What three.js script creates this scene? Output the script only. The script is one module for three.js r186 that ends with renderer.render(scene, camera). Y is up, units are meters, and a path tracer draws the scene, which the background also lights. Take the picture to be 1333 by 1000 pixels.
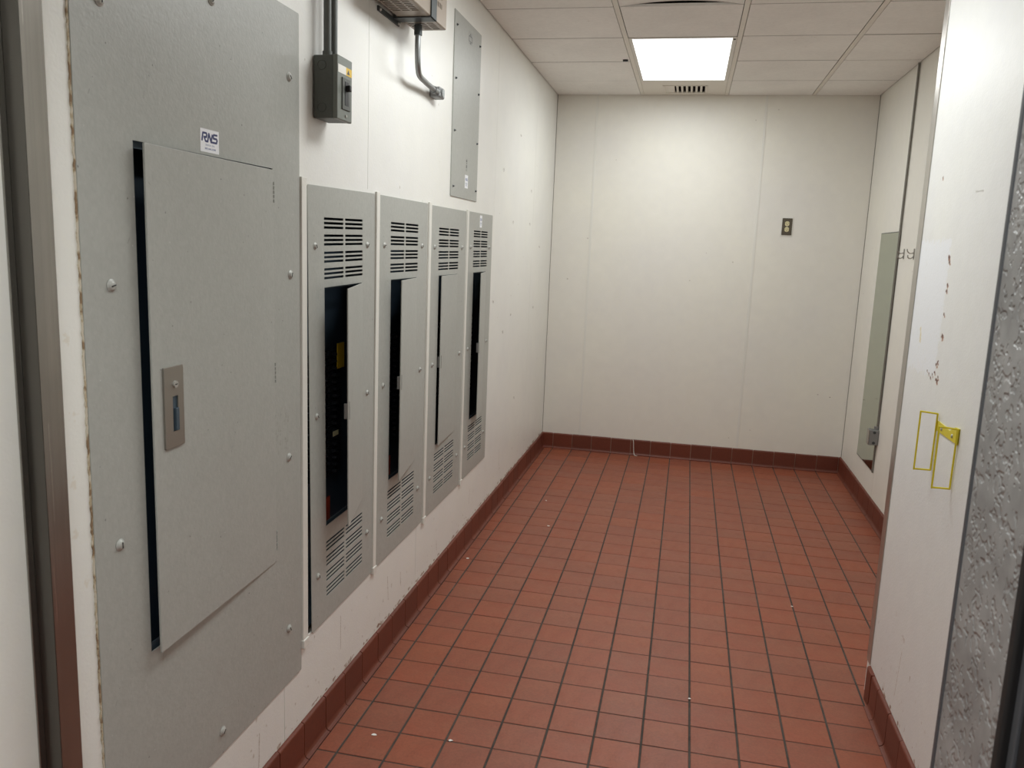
import * as THREE from 'three';
import { mergeGeometries } from 'three/addons/utils/BufferGeometryUtils.js';
import { RoundedBoxGeometry } from 'three/addons/geometries/RoundedBoxGeometry.js';
import { RectAreaLightUniformsLib } from 'three/addons/lights/RectAreaLightUniformsLib.js';
import { Brush, Evaluator, SUBTRACTION } from 'three-bvh-csg';

// ------------------------------------------------------------------ camera, light, exposure
const renderer = new THREE.WebGLRenderer({ antialias: true });
renderer.toneMapping = THREE.LinearToneMapping;
renderer.toneMappingExposure = 1.32;
renderer.shadowMap.enabled = true;
const scene = new THREE.Scene();
scene.background = new THREE.Color(0x000000);
const camera = new THREE.PerspectiveCamera(50.568, 1333 / 1000, 0.05, 50);
camera.position.set(1.0838, 1.617, 6.4535);
camera.rotation.set(-0.1673, 0.2068, 0.0397, 'YXZ');
camera.focus = 3.2;
camera.userData.fStop = 10;
camera.updateMatrixWorld(true);
camera.updateProjectionMatrix();
const LAMP = [6.7, 9.0, 9.6];            // radiance of the three ceiling troffers, from the back wall to the doorway
const LAMP_COLOR = new THREE.Color().setRGB(0.965, 1.0, 1.0);
RectAreaLightUniformsLib.init();

// room, in metres: left wall x = 0, back wall z = 0, floor y = 0
const RW = 2.326, CH = 2.78, WH = 2.95, PX = 1.855, PZ = 3.345, ZEND = 8.0;
const TX0 = 1.2005, TPX = 0.158, TZ0 = 3.9343, TPZ = 0.1546;

// ------------------------------------------------------------------ helpers
let seed = 12345;
const rnd = () => { seed = (seed * 1664525 + 1013904223) >>> 0; return seed / 4294967296; };
const rr = (a, b) => a + (b - a) * rnd();
const used = new Map();
function numbered(n) { const k = used.get(n) || 0; used.set(n, k + 1); return k ? n + '_' + String(k).padStart(3, '0') : n; }
function shade(o) { o.castShadow = true; o.receiveShadow = true; return o; }
function part(name, g, m, parent) { const o = shade(new THREE.Mesh(g, m)); o.name = name; parent.add(o); return o; }
function thing(name, label, category, pos = [0, 0, 0], group) {
  const o = new THREE.Group(); o.name = numbered(name); o.position.set(...pos); scene.add(o);
  o.userData = { label, category }; if (group) o.userData.group = group; return o;
}
function meshThing(name, g, m, label, category, group) {
  const o = shade(new THREE.Mesh(g, m)); o.name = numbered(name); scene.add(o);
  o.userData = { label, category }; if (group) o.userData.group = group; return o;
}
function struct(name, g, m, label) {
  const o = shade(new THREE.Mesh(g, m)); o.name = name; scene.add(o);
  o.userData = { kind: 'structure', label, category: name.split('_')[0] }; return o;
}
const mv = (g, x, y, z) => g.translate(x, y, z);
// box from min/max corners
const bb = (x0, x1, y0, y1, z0, z1) => new THREE.BoxGeometry(x1 - x0, y1 - y0, z1 - z0).translate((x0 + x1) / 2, (y0 + y1) / 2, (z0 + z1) / 2);
const rb = (x0, x1, y0, y1, z0, z1, r = 0.002, s = 2) => new RoundedBoxGeometry(x1 - x0, y1 - y0, z1 - z0, s, r).translate((x0 + x1) / 2, (y0 + y1) / 2, (z0 + z1) / 2);
function merge(list) { return mergeGeometries(list.map(g => { const h = g.index ? g.toNonIndexed() : g; for (const k of Object.keys(h.attributes)) if (!['position', 'normal', 'uv'].includes(k)) h.deleteAttribute(k); return h; })); }
function csg(base, cuts) {
  const ev = new Evaluator(); ev.useGroups = false; ev.attributes = ['position', 'normal', 'uv'];
  let a = new Brush(base); a.updateMatrixWorld();
  for (const c of cuts) { const b = new Brush(c); b.updateMatrixWorld(); a = ev.evaluate(a, b, SUBTRACTION); }
  return a.geometry;
}
// uv in metres from position, by the dominant direction of the normal
function metreUV(g, ox = 0, oy = 0, oz = 0) {
  const p = g.attributes.position, n = g.attributes.normal, uv = new Float32Array(p.count * 2);
  for (let i = 0; i < p.count; i++) {
    const x = p.getX(i) + ox, y = p.getY(i) + oy, z = p.getZ(i) + oz, ax = Math.abs(n.getX(i)), ay = Math.abs(n.getY(i)), az = Math.abs(n.getZ(i));
    if (ax >= ay && ax >= az) { uv[2 * i] = z; uv[2 * i + 1] = y; } else if (ay >= az) { uv[2 * i] = x; uv[2 * i + 1] = z; } else { uv[2 * i] = x; uv[2 * i + 1] = y; }
  }
  g.setAttribute('uv', new THREE.BufferAttribute(uv, 2)); return g;
}
// a flat sheet on the left wall: outline and holes given in (z, y), thickness along +x
function sheet(outline, holes, t, bevel = 0) {
  const sh = new THREE.Shape(outline.map(([z, y]) => new THREE.Vector2(-z, y)));
  for (const h of holes) sh.holes.push(new THREE.Path(h.map(([z, y]) => new THREE.Vector2(-z, y))));
  const g = new THREE.ExtrudeGeometry(sh, { depth: t - bevel, bevelEnabled: bevel > 0, bevelSize: bevel, bevelOffset: -bevel, bevelThickness: bevel, bevelSegments: 2, curveSegments: 6 });
  g.rotateY(Math.PI / 2); return metreUV(g);
}
const rect = (z0, z1, y0, y1) => [[z0, y0], [z1, y0], [z1, y1], [z0, y1]];
function roundRect(z0, z1, y0, y1, r, n = 5) {
  const o = [];
  for (const [cz, cy, a0] of [[z1 - r, y0 + r, -90], [z1 - r, y1 - r, 0], [z0 + r, y1 - r, 90], [z0 + r, y0 + r, 180]])
    for (let i = 0; i <= n; i++) { const a = (a0 + 90 * i / n) * Math.PI / 180; o.push([cz + r * Math.cos(a), cy + r * Math.sin(a)]); }
  return o;
}
const tube = (pts, r, seg = 40, rs = 10) => new THREE.TubeGeometry(new THREE.CatmullRomCurve3(pts.map(p => new THREE.Vector3(...p)), false, 'centripetal'), seg, r, rs, false);
function bar(a, b, r, rs = 12) {
  const A = new THREE.Vector3(...a), B = new THREE.Vector3(...b), d = B.clone().sub(A), g = new THREE.CylinderGeometry(r, r, d.length(), rs);
  g.applyQuaternion(new THREE.Quaternion().setFromUnitVectors(new THREE.Vector3(0, 1, 0), d.normalize()));
  return g.translate((A.x + B.x) / 2, (A.y + B.y) / 2, (A.z + B.z) / 2);
}

// ------------------------------------------------------------------ textures
function hash(x, y, s) { let h = (x * 374761393 + y * 668265263 + s * 974711) | 0; h = Math.imul(h ^ (h >>> 13), 1274126177); return ((h ^ (h >>> 16)) >>> 0) / 4294967296; }
function vnoise(x, y, px, py, s) {
  const xi = Math.floor(x), yi = Math.floor(y), fx = x - xi, fy = y - yi, u = fx * fx * (3 - 2 * fx), v = fy * fy * (3 - 2 * fy);
  const m = (a, b) => ((a % b) + b) % b, x0 = m(xi, px), x1 = m(xi + 1, px), y0 = m(yi, py), y1 = m(yi + 1, py);
  return (hash(x0, y0, s) * (1 - u) + hash(x1, y0, s) * u) * (1 - v) + (hash(x0, y1, s) * (1 - u) + hash(x1, y1, s) * u) * v;
}
function fbm(u, v, fx, fy, s, oct = 4) { let t = 0, a = 0.5, n = 0; for (let i = 0; i < oct; i++) { t += a * vnoise(u * fx, v * fy, fx, fy, s + i); n += a; a *= 0.55; fx *= 2; fy *= 2; } return t / n; }
class Pix {
  constructor(w, h) { this.w = w; this.h = h; this.d = new Uint8Array(w * h * 4).fill(255); }
  fill(fn) { for (let y = 0; y < this.h; y++) for (let x = 0; x < this.w; x++) { const c = fn(x / this.w, y / this.h), i = (y * this.w + x) * 4; this.d[i] = c[0]; this.d[i + 1] = c[1]; this.d[i + 2] = c[2]; } return this; }
  // ragged spot of matter: centre and radii in pixels
  spot(cx, cy, rx, ry, c, al = 1, rag = 0.5, s = 1) {
    for (let y = Math.floor(cy - ry * 1.6); y <= cy + ry * 1.6; y++) for (let x = Math.floor(cx - rx * 1.6); x <= cx + rx * 1.6; x++) {
      const X = ((x % this.w) + this.w) % this.w, Y = ((y % this.h) + this.h) % this.h, dx = (x - cx) / rx, dy = (y - cy) / ry;
      const e = 1 + rag * 2 * (vnoise(x / Math.max(2, rx * 0.5), y / Math.max(2, ry * 0.5), 4096, 4096, s) - 0.5) - Math.hypot(dx, dy);
      if (e <= 0) continue; const a = al * Math.min(1, e * 4), i = (Y * this.w + X) * 4;
      for (let k = 0; k < 3; k++) this.d[i + k] = this.d[i + k] * (1 - a) + c[k] * a;
    }
  }
  line(x0, y0, x1, y1, wd, c, al = 1) { const n = Math.ceil(Math.hypot(x1 - x0, y1 - y0) / Math.max(0.7, wd)); for (let i = 0; i <= n; i++) this.spot(x0 + (x1 - x0) * i / n, y0 + (y1 - y0) * i / n, wd, wd, c, al * (0.5 + 0.5 * hash(i, x0 | 0, 3)), 0.2, i); }
  tex(srgb = true, rep = [1, 1]) {
    const t = new THREE.DataTexture(this.d, this.w, this.h, THREE.RGBAFormat); t.magFilter = THREE.LinearFilter; t.minFilter = THREE.LinearMipmapLinearFilter; t.generateMipmaps = true;
    t.wrapS = t.wrapT = THREE.RepeatWrapping; t.repeat.set(...rep); if (srgb) t.colorSpace = THREE.SRGBColorSpace; t.needsUpdate = true; return t;
  }
}
const gray = v => [v, v, v];
// fine roller-paint / powder-coat relief, one tile = 0.25 m
const peelPix = new Pix(256, 256).fill((u, v) => gray(255 * (0.65 * fbm(u, v, 52, 52, 7, 2) + 0.35 * fbm(u, v, 16, 16, 9, 2))));
const peel = peelPix.tex(false, [4, 4]);
const hammer = new Pix(256, 256).fill((u, v) => { const n = 0.7 * vnoise(u * 22, v * 20, 22, 20, 5) + 0.3 * vnoise(u * 60, v * 60, 60, 60, 6), t = Math.max(0, Math.min(1, (n - 0.26) / 0.2)); return gray(40 + 190 * t * t * (3 - 2 * t)); });
const ceilBump = new Pix(256, 256).fill((u, v) => gray(255 * (0.7 + 0.3 * fbm(u, v, 40, 40, 31, 3)))).tex(false, [2, 2]);
// wall paint with unique scuffs: left wall 5.6 m x 2.95 m
const WLu = 5.6, WLp = new Pix(2048, 1024);
WLp.fill((u, v) => { const n = fbm(u, v, 14, 8, 11, 5), m = fbm(u, v, 60, 34, 17, 3); const k = 1 + 0.028 * (n - 0.5) + 0.02 * (m - 0.5); return [234 * k, 233 * k, 227 * (k - 0.02 * (n - 0.5))]; });
const wl = (z, y) => [z / WLu * 2048, y / 2.95 * 1024];
for (const [z, y] of [[1.75, 2.05], [0.89, 1.99], [1.44, 1.763], [0.9, 1.772], [1.407, 1.19], [0.65, 1.19], [1.2, 0.62], [1.9, 1.3], [1.62, 1.1], [1.3, 2.3], [0.5, 1.62]]) { const [a, b] = wl(z, y); WLp.spot(a, b, 2.2, 3.4, [116, 104, 92], 0.85, 0.6, a | 0); WLp.spot(a + 7, b + 1, 1.5, 2.4, [130, 118, 104], 0.7, 0.6, b | 0); }
for (let i = 0; i < 90; i++) { const [a, b] = wl(rr(0.1, 5.2), 0.13 + 0.28 * rnd() * rnd()); WLp.spot(a, b, rr(0.7, 2), rr(0.8, 2.6), [164, 148, 130], rr(0.2, 0.5), 0.8, i); }
for (let i = 0; i < 60; i++) { const [a, b] = wl(rr(0.1, 5.2), rr(0.15, 2.5)); WLp.spot(a, b, rr(0.6, 1.4), rr(0.6, 1.8), [150, 138, 122], rr(0.3, 0.7), 0.6, i + 7); }
for (const [z, y, l] of [[4.0, 0.34, 0.12], [3.55, 0.3, 0.1], [3.4, 0.26, 0.06], [4.55, 0.24, 0.1], [2.3, 0.3, 0.08], [1.6, 0.36, 0.14], [2.9, 0.22, 0.05]]) { const [a, b] = wl(z, y); WLp.line(a, b, a + rr(-4, 4), b - l * 347, 0.8, [156, 142, 126], 0.6); }
for (let i = 0; i < 110; i++) { const [a, b] = wl(0.1 + 5.1 * rnd(), 0.127 + 0.012 * rnd()); WLp.spot(a, b, rr(2, 10), rr(1, 2.4), [122, 92, 70], rr(0.35, 0.8), 0.8, i + 31); }
for (const [z, y] of [[5.2, 1.42], [5.19, 1.28], [5.2, 1.15], [5.18, 0.95], [5.2, 1.05]]) { const [a, b] = wl(z, y); WLp.spot(a, b, 2.6, 4, [218, 208, 188], 0.4, 0.9, b | 0); }
const wlTex = WLp.tex(true, [1 / WLu, 1 / 2.95]);
const wallPix = new Pix(512, 512).fill((u, v) => { const n = fbm(u, v, 6, 6, 41, 5), m = fbm(u, v, 44, 44, 47, 2); const k = 1 + 0.03 * (n - 0.5) + 0.016 * (m - 0.5); return [231 * k, 228 * k, 219 * (k - 0.025 * (n - 0.5))]; });
for (let i = 0; i < 10; i++) wallPix.spot(rr(0, 512), rr(0, 512), rr(0.5, 0.9), rr(0.5, 1.0), [130, 118, 104], rr(0.4, 0.8), 0.7, i);
const wallTex = wallPix.tex(true, [1 / 2.4, 1 / 2.4]);
// partition face: paler repainted patch, rust-brown chips
const PRp = new Pix(1024, 1024).fill((u, v) => { const n = fbm(u, v, 8, 10, 61, 5), m = fbm(u, v, 60, 80, 67, 2); const k = 1 + 0.026 * (n - 0.5) + 0.018 * (m - 0.5); return [233 * k, 233 * k, 229 * (k - 0.02 * (n - 0.5))]; });
const pr = (z, y) => [(z - 3.3) / 2.4 * 1024, y / 2.95 * 1024];
{
  for (let i = 0; i < 13; i++) for (let j = 0; j < 18; j++) { const [a, b] = pr(3.36 + i * 0.0285, 1.285 + j * 0.0225); PRp.spot(a, b, 10, 9, [238, 240, 242], 0.8, 0.6, i * 20 + j); }
  for (const [z, y, s] of [[3.718, 1.6325, 3], [3.73, 1.62, 2], [3.737, 1.5516, 2.2], [3.737, 1.533, 2.6], [3.743, 1.463, 1.8], [3.7495, 1.393, 3], [3.752, 1.4, 2], [3.73, 1.307, 2.6], [3.738, 1.315, 2], [3.684, 1.259, 2], [3.752, 1.257, 3.6], [3.66, 1.268, 1.5], [3.72, 1.28, 1.6], [3.7, 1.27, 1.4], [3.64, 1.275, 1.3], [3.76, 1.27, 1.6], [3.547, 1.887, 2]]) { const [a, b] = pr(z, y); PRp.spot(a, b, s * 1.6, s * 0.8, [88, 48, 32], 0.95, 0.7, a | 0); PRp.spot(a + 3, b - 2, s * 1.2, s * 0.6, [150, 96, 70], 0.8, 0.7, b | 0); }
  for (const [z, y] of [[3.516, 1.375], [3.52, 1.36], [3.51, 1.39]]) { const [a, b] = pr(z, y); PRp.spot(a, b, 3, 4, [226, 208, 158], 0.7, 0.8, a | 0); }
  { const [a, b] = pr(3.918, 1.8193); PRp.line(a - 14, b, a + 14, b - 1, 0.8, [176, 172, 164], 0.9); }
  for (let i = 0; i < 70; i++) { const [a, b] = pr(rr(3.4, 5.2), 0.13 + rnd() * rnd() * 0.6); PRp.spot(a, b, rr(0.6, 1.5), rr(0.8, 4), [170, 150, 134], rr(0.25, 0.6), 0.8, i); }
  { const [a, b] = pr(3.75, 0.36); PRp.line(a, b, a - 10, b - 60, 0.8, [176, 156, 142], 0.6); PRp.spot(a, b + 14, 7, 3, [176, 158, 144], 0.4, 0.9, 5); }
  for (let i = 0; i < 60; i++) { const [a, b] = pr(rr(3.4, 4.6), 0.127 + 0.012 * rnd()); PRp.spot(a, b, rr(2, 6), rr(1, 2.5), rnd() < 0.45 ? [126, 84, 62] : [244, 240, 234], rr(0.5, 0.9), 0.8, i + 77); }
}
const prTex = PRp.tex(true, [1 / 2.4, 1 / 2.95]); prTex.offset.set(-3.3 / 2.4, 0);
// panel enamel: even grey with specks and scratches, one tile = 1.2 m
const pnPix = new Pix(1024, 1024).fill((u, v) => { const n = fbm(u, v, 10, 10, 81, 4), m = fbm(u, v, 150, 110, 83, 2); const k = 1 + 0.02 * (n - 0.5) + 0.05 * (m - 0.5); return [171 * k, 172 * k, 166 * k]; });
for (let i = 0; i < 120; i++) pnPix.spot(rr(0, 1024), rr(0, 1024), rr(0.7, 1.7), rr(0.7, 2.2), rnd() < 0.75 ? [96, 94, 90] : [212, 212, 208], rr(0.4, 0.9), 0.7, i);
for (let i = 0; i < 34; i++) { const x = rr(0, 1024), y = rr(0, 1024); pnPix.line(x, y, x + rr(-7, 7), y + rr(-16, 16), 0.7, rnd() < 0.5 ? [120, 118, 112] : [198, 198, 193], 0.5); }
for (let i = 0; i < 40; i++) pnPix.spot(760 + rr(-40, 40), 660 + rr(-50, 60), rr(1, 4), rr(1, 6), [140, 136, 128], 0.35, 0.9, i);
const pnTex = pnPix.tex(true, [1 / 1.2, 1 / 1.2]);
// quarry tile: flashed red clay with fine grog, one tile = 0.6 m
const qtPix = new Pix(512, 512).fill((u, v) => { const n = fbm(u, v, 7, 7, 91, 4), m = fbm(u, v, 110, 110, 97, 2), g = fbm(u, v, 10, 10, 101, 3); const k = 1 + 0.1 * (n - 0.5) + 0.13 * (m - 0.5); return [226 * k, (212 + 26 * (g - 0.5)) * k, (206 + 30 * (g - 0.5)) * k]; });
for (let i = 0; i < 240; i++) qtPix.spot(rr(0, 512), rr(0, 512), rr(0.6, 1.6), rr(0.6, 1.6), rnd() < 0.7 ? [150, 120, 112] : [250, 240, 232], rr(0.2, 0.5), 0.7, i);
const qtTex = qtPix.tex(true, [1 / 0.6, 1 / 0.6]);
const qtRough = new Pix(256, 256).fill((u, v) => gray(255 * (0.62 + 0.3 * fbm(u, v, 9, 9, 111, 4)))).tex(false, [1 / 0.6, 1 / 0.6]);
const groutPix = new Pix(512, 512).fill((u, v) => { const n = fbm(u, v, 9, 9, 121, 4), m = fbm(u, v, 90, 90, 127, 2); const k = 0.75 + 0.35 * n + 0.3 * (m - 0.5); return [76 * k, 68 * k, 62 * k]; });
for (let i = 0; i < 60; i++) groutPix.spot(rr(0, 512), rr(0, 512), rr(2, 7), rr(2, 7), rnd() < 0.6 ? [120, 108, 96] : [46, 42, 38], 0.5, 0.8, i);
const groutTex = groutPix.tex(true, [1 / 1.7, 1 / 1.7]);
const ceilPix = new Pix(512, 512).fill((u, v) => { const n = fbm(u, v, 6, 6, 131, 5), m = fbm(u, v, 90, 90, 137, 2); const k = 1 + 0.05 * (n - 0.5) + 0.03 * (m - 0.5); return [238 * k, 236 * k, 231 * k]; });
for (let i = 0; i < 14; i++) ceilPix.spot(rr(0, 512), rr(0, 512), rr(1, 4), rr(0.8, 2), [200, 192, 182], 0.5, 0.8, i);
const ceilTex = ceilPix.tex(true, [1 / 1.22, 1 / 1.22]);
const steelPix = new Pix(256, 256).fill((u, v) => { const n = vnoise(u * 90, v * 2, 90, 2, 141), m = fbm(u, v, 4, 5, 149, 4); const k = 0.93 + 0.05 * n + 0.16 * (m - 0.5); return [160 * k, 156 * k, 149 * k]; });
for (let i = 0; i < 22; i++) { const x = rr(0, 256), y = rr(0, 256); steelPix.line(x, y, x + rr(-3, 3), y + rr(10, 60), 0.6, [226, 222, 214], 0.5); }
const steelTex = steelPix.tex(true, [3, 1]);
const galvPix = new Pix(512, 512).fill((u, v) => { const n = fbm(u, v, 24, 24, 151, 3), m = fbm(u, v, 5, 5, 157, 4); const k = 0.9 + 0.18 * (n - 0.5) + 0.2 * (m - 0.5); return [172 * k, 171 * k, 170 * k]; });
const galvTex = galvPix.tex(true, [2, 2]);
const caulkPix = new Pix(64, 1024).fill((u, v) => { const n = fbm(u, v, 3, 110, 161, 5); return n > 0.6 ? [136, 112, 86] : n > 0.47 ? [180, 164, 138] : [200, 190, 172]; });
const caulkTex = caulkPix.tex(true, [1, 1 / 2]);
function print(w, h, draw) { const c = document.createElement('canvas'); c.width = w; c.height = h; const x = c.getContext('2d'); draw(x, w, h); const t = new THREE.CanvasTexture(c); t.colorSpace = THREE.SRGBColorSpace; return t; }

// ------------------------------------------------------------------ materials
const std = o => new THREE.MeshStandardMaterial(o);
const phy = o => new THREE.MeshPhysicalMaterial(o);
const M = {
  wallLeft: std({ map: wlTex, roughness: 0.42, bumpMap: peel, bumpScale: 0.0004 }),
  wall: std({ map: wallTex, roughness: 0.5, bumpMap: peel, bumpScale: 0.0003 }),
  pier: std({ map: prTex, roughness: 0.42, bumpMap: peel, bumpScale: 0.0004 }),
  darkWall: std({ color: 0x4a4743, roughness: 0.8 }),
  core: std({ color: 0x8a8278, roughness: 0.9 }),
  white: std({ color: 0xe4e2da, roughness: 0.4, bumpMap: peel, bumpScale: 0.0005 }),
  panel: std({ map: pnTex, roughness: 0.42, metalness: 0.0, bumpMap: peel, bumpScale: 0.00035 }),
  tub: std({ color: 0x4a5964, roughness: 0.55, metalness: 0.3 }),
  deadfront: std({ color: 0x3d4c5a, roughness: 0.5, metalness: 0.3 }),
  breaker: std({ color: 0x1c1f24, roughness: 0.5 }),
  screw: std({ color: 0xb9b8b2, roughness: 0.4, metalness: 0.45 }),
  paintedScrew: std({ color: 0xb4b4ae, roughness: 0.45, metalness: 0.15 }),
  slot: std({ color: 0x2b2a28, roughness: 0.7 }),
  brushed: std({ color: 0x9b978f, roughness: 0.38, metalness: 0.75 }),
  steel: std({ map: steelTex, roughness: 0.24, metalness: 0.92 }),
  shadedSteel: std({ color: 0x6a6762, roughness: 0.3, metalness: 0.9 }),  // same steel, darkened in colour for the shaded side of the channel
  alum: std({ color: 0xb8b4ad, roughness: 0.3, metalness: 0.85 }),
  galv: std({ map: galvTex, roughness: 0.5, metalness: 0.25, bumpMap: hammer.tex(false, [5, 5]), bumpScale: 0.0026 }),
  galvPipe: std({ color: 0x8d8f8f, roughness: 0.42, metalness: 0.7 }),
  raceway: std({ color: 0x7d7a72, roughness: 0.5, metalness: 0.4 }),
  darkPipe: std({ color: 0x5c5f5c, roughness: 0.45, metalness: 0.35 }),
  discBox: std({ color: 0x565954, roughness: 0.5, metalness: 0.2, bumpMap: peel, bumpScale: 0.0006 }),
  discFront: std({ color: 0x72766f, roughness: 0.45, metalness: 0.2 }),
  black: std({ color: 0x101011, roughness: 0.5 }),
  beige: std({ color: 0x93877a, roughness: 0.38, metalness: 0.25 }),
  strap: std({ color: 0x4a4f50, roughness: 0.45, metalness: 0.5 }),
  rusty: std({ color: 0x5a4338, roughness: 0.7, metalness: 0.2 }),
  yellow: std({ color: 0xdccb2c, roughness: 0.38, metalness: 0.05 }),
  yellowTag: std({ color: 0xd9b413, roughness: 0.5 }),
  redTag: std({ color: 0xa03a22, roughness: 0.5 }),
  grout: std({ map: groutTex, roughness: 0.9 }),
  coveGrout: std({ color: 0x9a8878, roughness: 0.9 }),
  ceil: std({ map: ceilTex, roughness: 0.85, bumpMap: ceilBump, bumpScale: 0.0006 }),
  tee: std({ color: 0xe2ddd2, roughness: 0.55 }),
  reveal: std({ color: 0x54493f, roughness: 0.8 }),  // dark brown painting in the shade of the ceiling tile gaps
  plenum: std({ color: 0x4a4540, roughness: 0.95 }),
  lens: std({ color: 0xf2f6fa, roughness: 0.5, emissive: new THREE.Color().setRGB(0.93, 0.98, 1.0), emissiveIntensity: 1.5 }),
  trofferFrame: std({ color: 0xd9d6cd, roughness: 0.45 }),
  mirror: std({ color: 0xb9c4b4, roughness: 0.05, metalness: 1.0 }),
  mirrorEdge: std({ color: 0x5d6058, roughness: 0.4, metalness: 0.4 }),
  plateBrown: std({ color: 0x5a5347, roughness: 0.4, metalness: 0.35 }),
  ivory: std({ color: 0xd6cda2, roughness: 0.45 }),
  chrome: std({ color: 0xa8a6a0, roughness: 0.25, metalness: 0.9 }),
  rubber: std({ color: 0x151516, roughness: 0.6 }),
  rubberGrey: std({ color: 0x4a4c50, roughness: 0.5 }),
  chip: std({ color: 0xeeece6, roughness: 0.7 }),
  caulk: std({ map: caulkTex, roughness: 0.85 }),
};
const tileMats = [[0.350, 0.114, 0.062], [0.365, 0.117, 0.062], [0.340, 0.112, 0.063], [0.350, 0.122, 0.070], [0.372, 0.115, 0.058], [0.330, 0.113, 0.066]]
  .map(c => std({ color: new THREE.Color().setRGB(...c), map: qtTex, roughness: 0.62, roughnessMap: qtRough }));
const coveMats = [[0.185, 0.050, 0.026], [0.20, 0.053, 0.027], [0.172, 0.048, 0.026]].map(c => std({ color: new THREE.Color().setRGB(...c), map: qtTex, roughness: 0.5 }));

// ------------------------------------------------------------------ floor and its quarry tiles
const floor = struct('floor', metreUV(bb(-0.16, RW + 0.16, -0.12, -0.0022, -0.16, ZEND + 0.16)), M.grout, 'red quarry tile floor with dark grout joints');
function tileGeo(w, d, uo, vo) {   // top, four chamfers, four sides
  const b = 0.0014, t = 0.009, P = [], N = [], a = [[-w / 2, -d / 2], [w / 2, -d / 2], [w / 2, d / 2], [-w / 2, d / 2]], i2 = a.map(([x, z]) => [x - Math.sign(x) * b, z - Math.sign(z) * b]);
  const quad = (p, q, r, s) => { for (const v of [p, r, q, p, s, r]) P.push(...v); };
  quad([i2[0][0], 0, i2[0][1]], [i2[1][0], 0, i2[1][1]], [i2[2][0], 0, i2[2][1]], [i2[3][0], 0, i2[3][1]]);
  for (let k = 0; k < 4; k++) { const j = (k + 1) % 4;
    quad([a[k][0], -b * 0.7, a[k][1]], [a[j][0], -b * 0.7, a[j][1]], [i2[j][0], 0, i2[j][1]], [i2[k][0], 0, i2[k][1]]);
    quad([a[k][0], -t, a[k][1]], [a[j][0], -t, a[j][1]], [a[j][0], -b * 0.7, a[j][1]], [a[k][0], -b * 0.7, a[k][1]]); }
  const g = new THREE.BufferGeometry(); g.setAttribute('position', new THREE.Float32BufferAttribute(P, 3)); g.computeVertexNormals(); return metreUV(g, uo, 0, vo);
}
{
  const cols = []; let xs = [0.026];
  for (let i = -7; i <= 7; i++) xs.push(TX0 + i * TPX); xs.push(RW - 0.004);
  for (let i = 0; i + 1 < xs.length; i++) cols.push([xs[i], xs[i + 1]]);
  const rows = [], JX = 0.0074, JZ = 0.0052; let z = TZ0 - 25 * TPZ;   // first row line past the back cove
  rows.push([0.012, z]); while (z < ZEND) { rows.push([z, z + TPZ]); z += TPZ; }
  const cache = new Map(), all = [];
  for (const [z0, z1] of rows) for (const [x0, x1] of cols) {
    const cx = (x0 + x1) / 2, cz = (z0 + z1) / 2; if (cx > 1.835 && cz > PZ + 0.07) continue;
    if (z1 - z0 < 0.02 || x1 - x0 < 0.012) continue;
    const v = new THREE.Vector3(cx, 0, cz).project(camera), seen = Math.abs(v.x) < 1.06 && Math.abs(v.y) < 1.08 && v.z < 1 && cz < 6;
    const d = Math.hypot(cx - camera.position.x, 1.6, cz - camera.position.z);
    all.push({ x0, x1, z0, z1, cx, cz, s: seen ? (x1 - x0) * (z1 - z0) / (d * d * d) : 0, v: Math.floor(rnd() * 3), m: Math.floor(rnd() * 6), dy: rr(-0.0005, 0.0004), ry: rr(-0.0012, 0.0012) });
  }
  all.sort((a, b) => b.s - a.s);
  const stuff = tileMats.map(() => []);
  all.forEach((t, k) => {
    const w = t.x1 - t.x0 - JX, d = t.z1 - t.z0 - JZ, key = w.toFixed(4) + d.toFixed(4) + t.v;
    if (!cache.has(key)) cache.set(key, tileGeo(w, d, t.v * 0.21, t.v * 0.37));
    const g = cache.get(key);
    if (k < 300) { const o = part('quarry_tile', g, tileMats[t.m], floor); o.position.set(t.cx, t.dy, t.cz); o.rotation.y = t.ry; }
    else stuff[t.m].push(g.clone().rotateY(t.ry).translate(t.cx, t.dy, t.cz));
  });
  stuff.forEach((l, i) => { if (l.length) { const o = part('distant_quarry_tiles', merge(l), tileMats[i], floor); o.userData.kind = 'stuff'; } });
}

// ------------------------------------------------------------------ walls
const BIG = { z0: 4.30, z1: 5.158, y0: 0.303, y1: 2.215 };
const SP = [ // four small panel boards: near edge z1, far edge z0
  { z0: 3.738, z1: 4.252, y0: 0.384, y1: 1.770, ang: 13.8, tilt: 0.018 },
  { z0: 3.149, z1: 3.688, y0: 0.394, y1: 1.779, ang: 7.8, tilt: 0.003 },
  { z0: 2.543, z1: 3.091, y0: 0.396, y1: 1.777, ang: 2.4, tilt: 0.002 },
  { z0: 1.998, z1: 2.498, y0: 0.404, y1: 1.781, ang: 8.6, tilt: 0.002 }];
const holeCut = (h, x0, x1) => bb(x0, x1, h[2], h[3], h[0], h[1]);
const HOLES = [[BIG.z0 + 0.05, BIG.z1 - 0.05, BIG.y0 + 0.05, BIG.y1 - 0.05], ...SP.map((p, i) => [p.z0 + 0.022, i ? p.z1 - 0.022 : p.z1 + 0.007, p.y0 + (i ? 0.022 : 0.006), p.y1 - 0.022])];
const wallLeft = struct('wall_left', csg(bb(-0.22, -0.0045, -0.05, WH, -0.16, ZEND + 0.1), HOLES.map(h => holeCut(h, -0.17, 0.05))), M.core, 'white painted wall carrying the electrical panels');
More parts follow.
